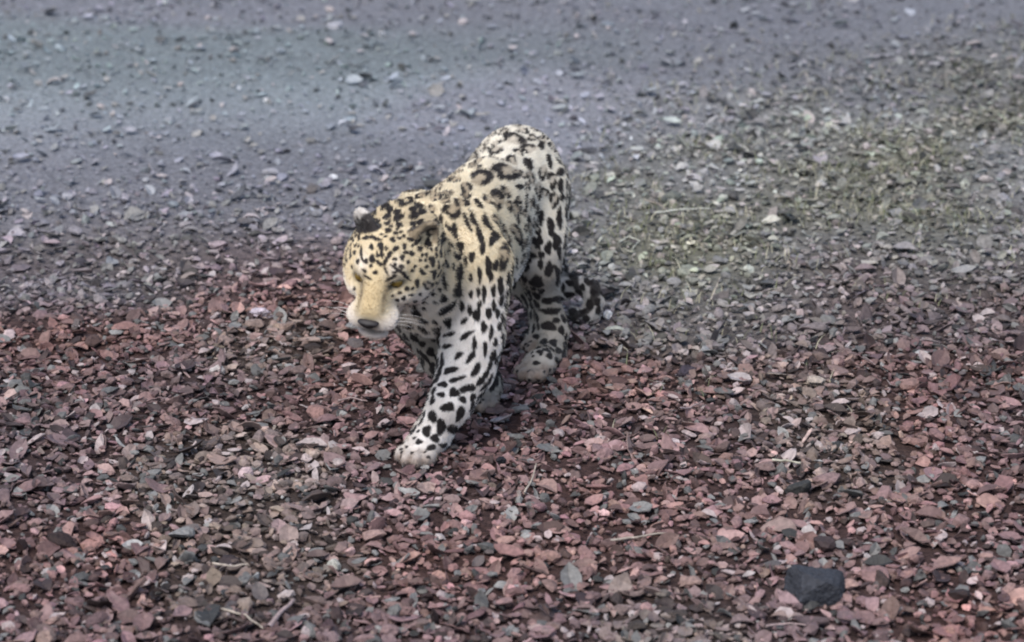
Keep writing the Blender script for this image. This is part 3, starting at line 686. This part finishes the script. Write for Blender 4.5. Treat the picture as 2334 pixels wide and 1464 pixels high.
# twigs and straws
def twig(pts, r0, r1, col, label, z=.012, name='twig', group=None):
    P = []
    for i, q in enumerate(pts): g = gnd(q[0], q[1]); P.append([g[0], g[1], gz(g[:2])[0]+z+(q[2] if len(q) > 2 else 0)])
    P = np.array(P); r0, r1 = r0*.72, r1*.6; T = np.linspace(0, len(P)-1, 3*(len(P)-1)+1); Q = np.stack([np.interp(T, range(len(P)), P[:, k]) for k in range(3)], 1)
    Q[1:-1] += np.random.default_rng(int(pts[0][0])).normal(0, r0*.35, Q[1:-1].shape); V, F = tube(Q, r0, r1, 6); c = V.mean(0)
    o = link(name, mesh_np(name, V-c, F, None, True, m_twig), None, tuple(c)); tint(o, col); return tag(o, label, 'twig', group)
STR = (.36,.31,.26); PNK = (.33,.25,.24)
twig([(1390,1232),(1450,1224),(1524,1216)], .0042, .003, STR, 'straight pale twig lying level in the gravel at the lower right')
twig([(612,1438),(632,1408),(668,1370)], .0085, .006, PNK, 'thick pinkish stick end slanting up near the bottom left corner')
twig([(1490,505),(1560,498),(1618,492)], .0045, .003, (.50,.50,.44), 'pale straw in the dry grass right of the leopard\'s flank')
twig([(1548,960,.02),(1570,940),(1600,925)], .004, .003, PNK, 'short pink twig leaning out of the gravel right of the tail')
twig([(1195,1128),(1213,1098),(1222,1080,.015)], .0035, .0025, STR, 'short pale twig standing askew below the hind paw')
twig([(486,1290),(525,1298),(566,1294)], .004, .003, STR, 'curved pale twig at the far left of the red gravel')
twig([(1760,1056),(1790,1060),(1826,1066)], .0045, .0035, (.42,.40,.32), 'olive tan twig above the blocky dark rock')
twig([(1470,478),(1500,486),(1530,508)], .003, .002, STR, 'thin bent straw left of the level pale straw in the grass')
twig([(1410,560),(1432,548),(1458,556),(1440,575)], .003, .002, (.50,.50,.42), 'hooked pale straw in the grass close to the leopard\'s thigh')
twig([(1620,700,.01),(1640,665,.03)], .003, .002, STR, 'upright pale straw between grass and red gravel')
twig([(770,925),(800,918),(838,925)], .0035, .0025, PNK, 'pinkish twig in the gravel under the lowered head')
twig([(505,1400),(560,1412),(600,1440)], .004, .003, STR, 'brownish twig beside the thick stick at the bottom left')
twig([(1745,1430),(1800,1424),(1842,1434)], .0035, .002, PNK, 'thin pale twig below the blocky dark rock')

# thin dry grass on the right: sparse blades
def grass(n=9000):
    r = np.random.default_rng(8); P = np.c_[r.uniform(-.4, 2.3, n*4), r.uniform(-.9, 3.2, n*4)]; _, ol, _, _ = zones(P)
    tuft = sst(.50, .72, vnoise(P+51, 7.)); P = P[r.random(len(P)) < (.12+.88*tuft)*ol]; P = P[:n]; n = len(P); z = gz(P)
    a = r.uniform(0, 2*np.pi, n); L = r.uniform(.012, .045, n); wd = r.uniform(.0007, .0016, n); lean = r.uniform(.5, 1.6, n)
    d = np.c_[np.cos(a), np.sin(a)]; s = np.c_[-np.sin(a), np.cos(a)]; V = []
    for t, w in ((0, 1), (.45, .9), (.8, .55), (1, .08)):
        x = P+d*(L*lean*t*t*.9)[:, None]; h = z+L*(t-.35*t*t*lean*.7)
        V += [np.c_[x-s*(wd*w)[:, None], h], np.c_[x+s*(wd*w)[:, None], h]]
    V = np.stack(V, 1).reshape(-1, 3); k = np.arange(n)[:, None]*8; F = np.concatenate([k+np.array([[0,1,3,2]]), k+np.array([[2,3,5,4]]), k+np.array([[4,5,7,6]])])
    c = np.where(r.random((n, 1)) < .55, np.array([.14,.15,.085]), np.array([.36,.34,.25]))*r.uniform(.7, 1.25, (n, 1))
    m = material('dry grass', attr='tint', rough=.7, spec=.2)
    return tag(link('dry_grass', mesh_np('dry_grass', V, F, np.repeat(c, 8, 0), True, m)), 'sparse short olive and straw coloured grass growing through grey gravel on the right', 'grass', kind='stuff')
grass()
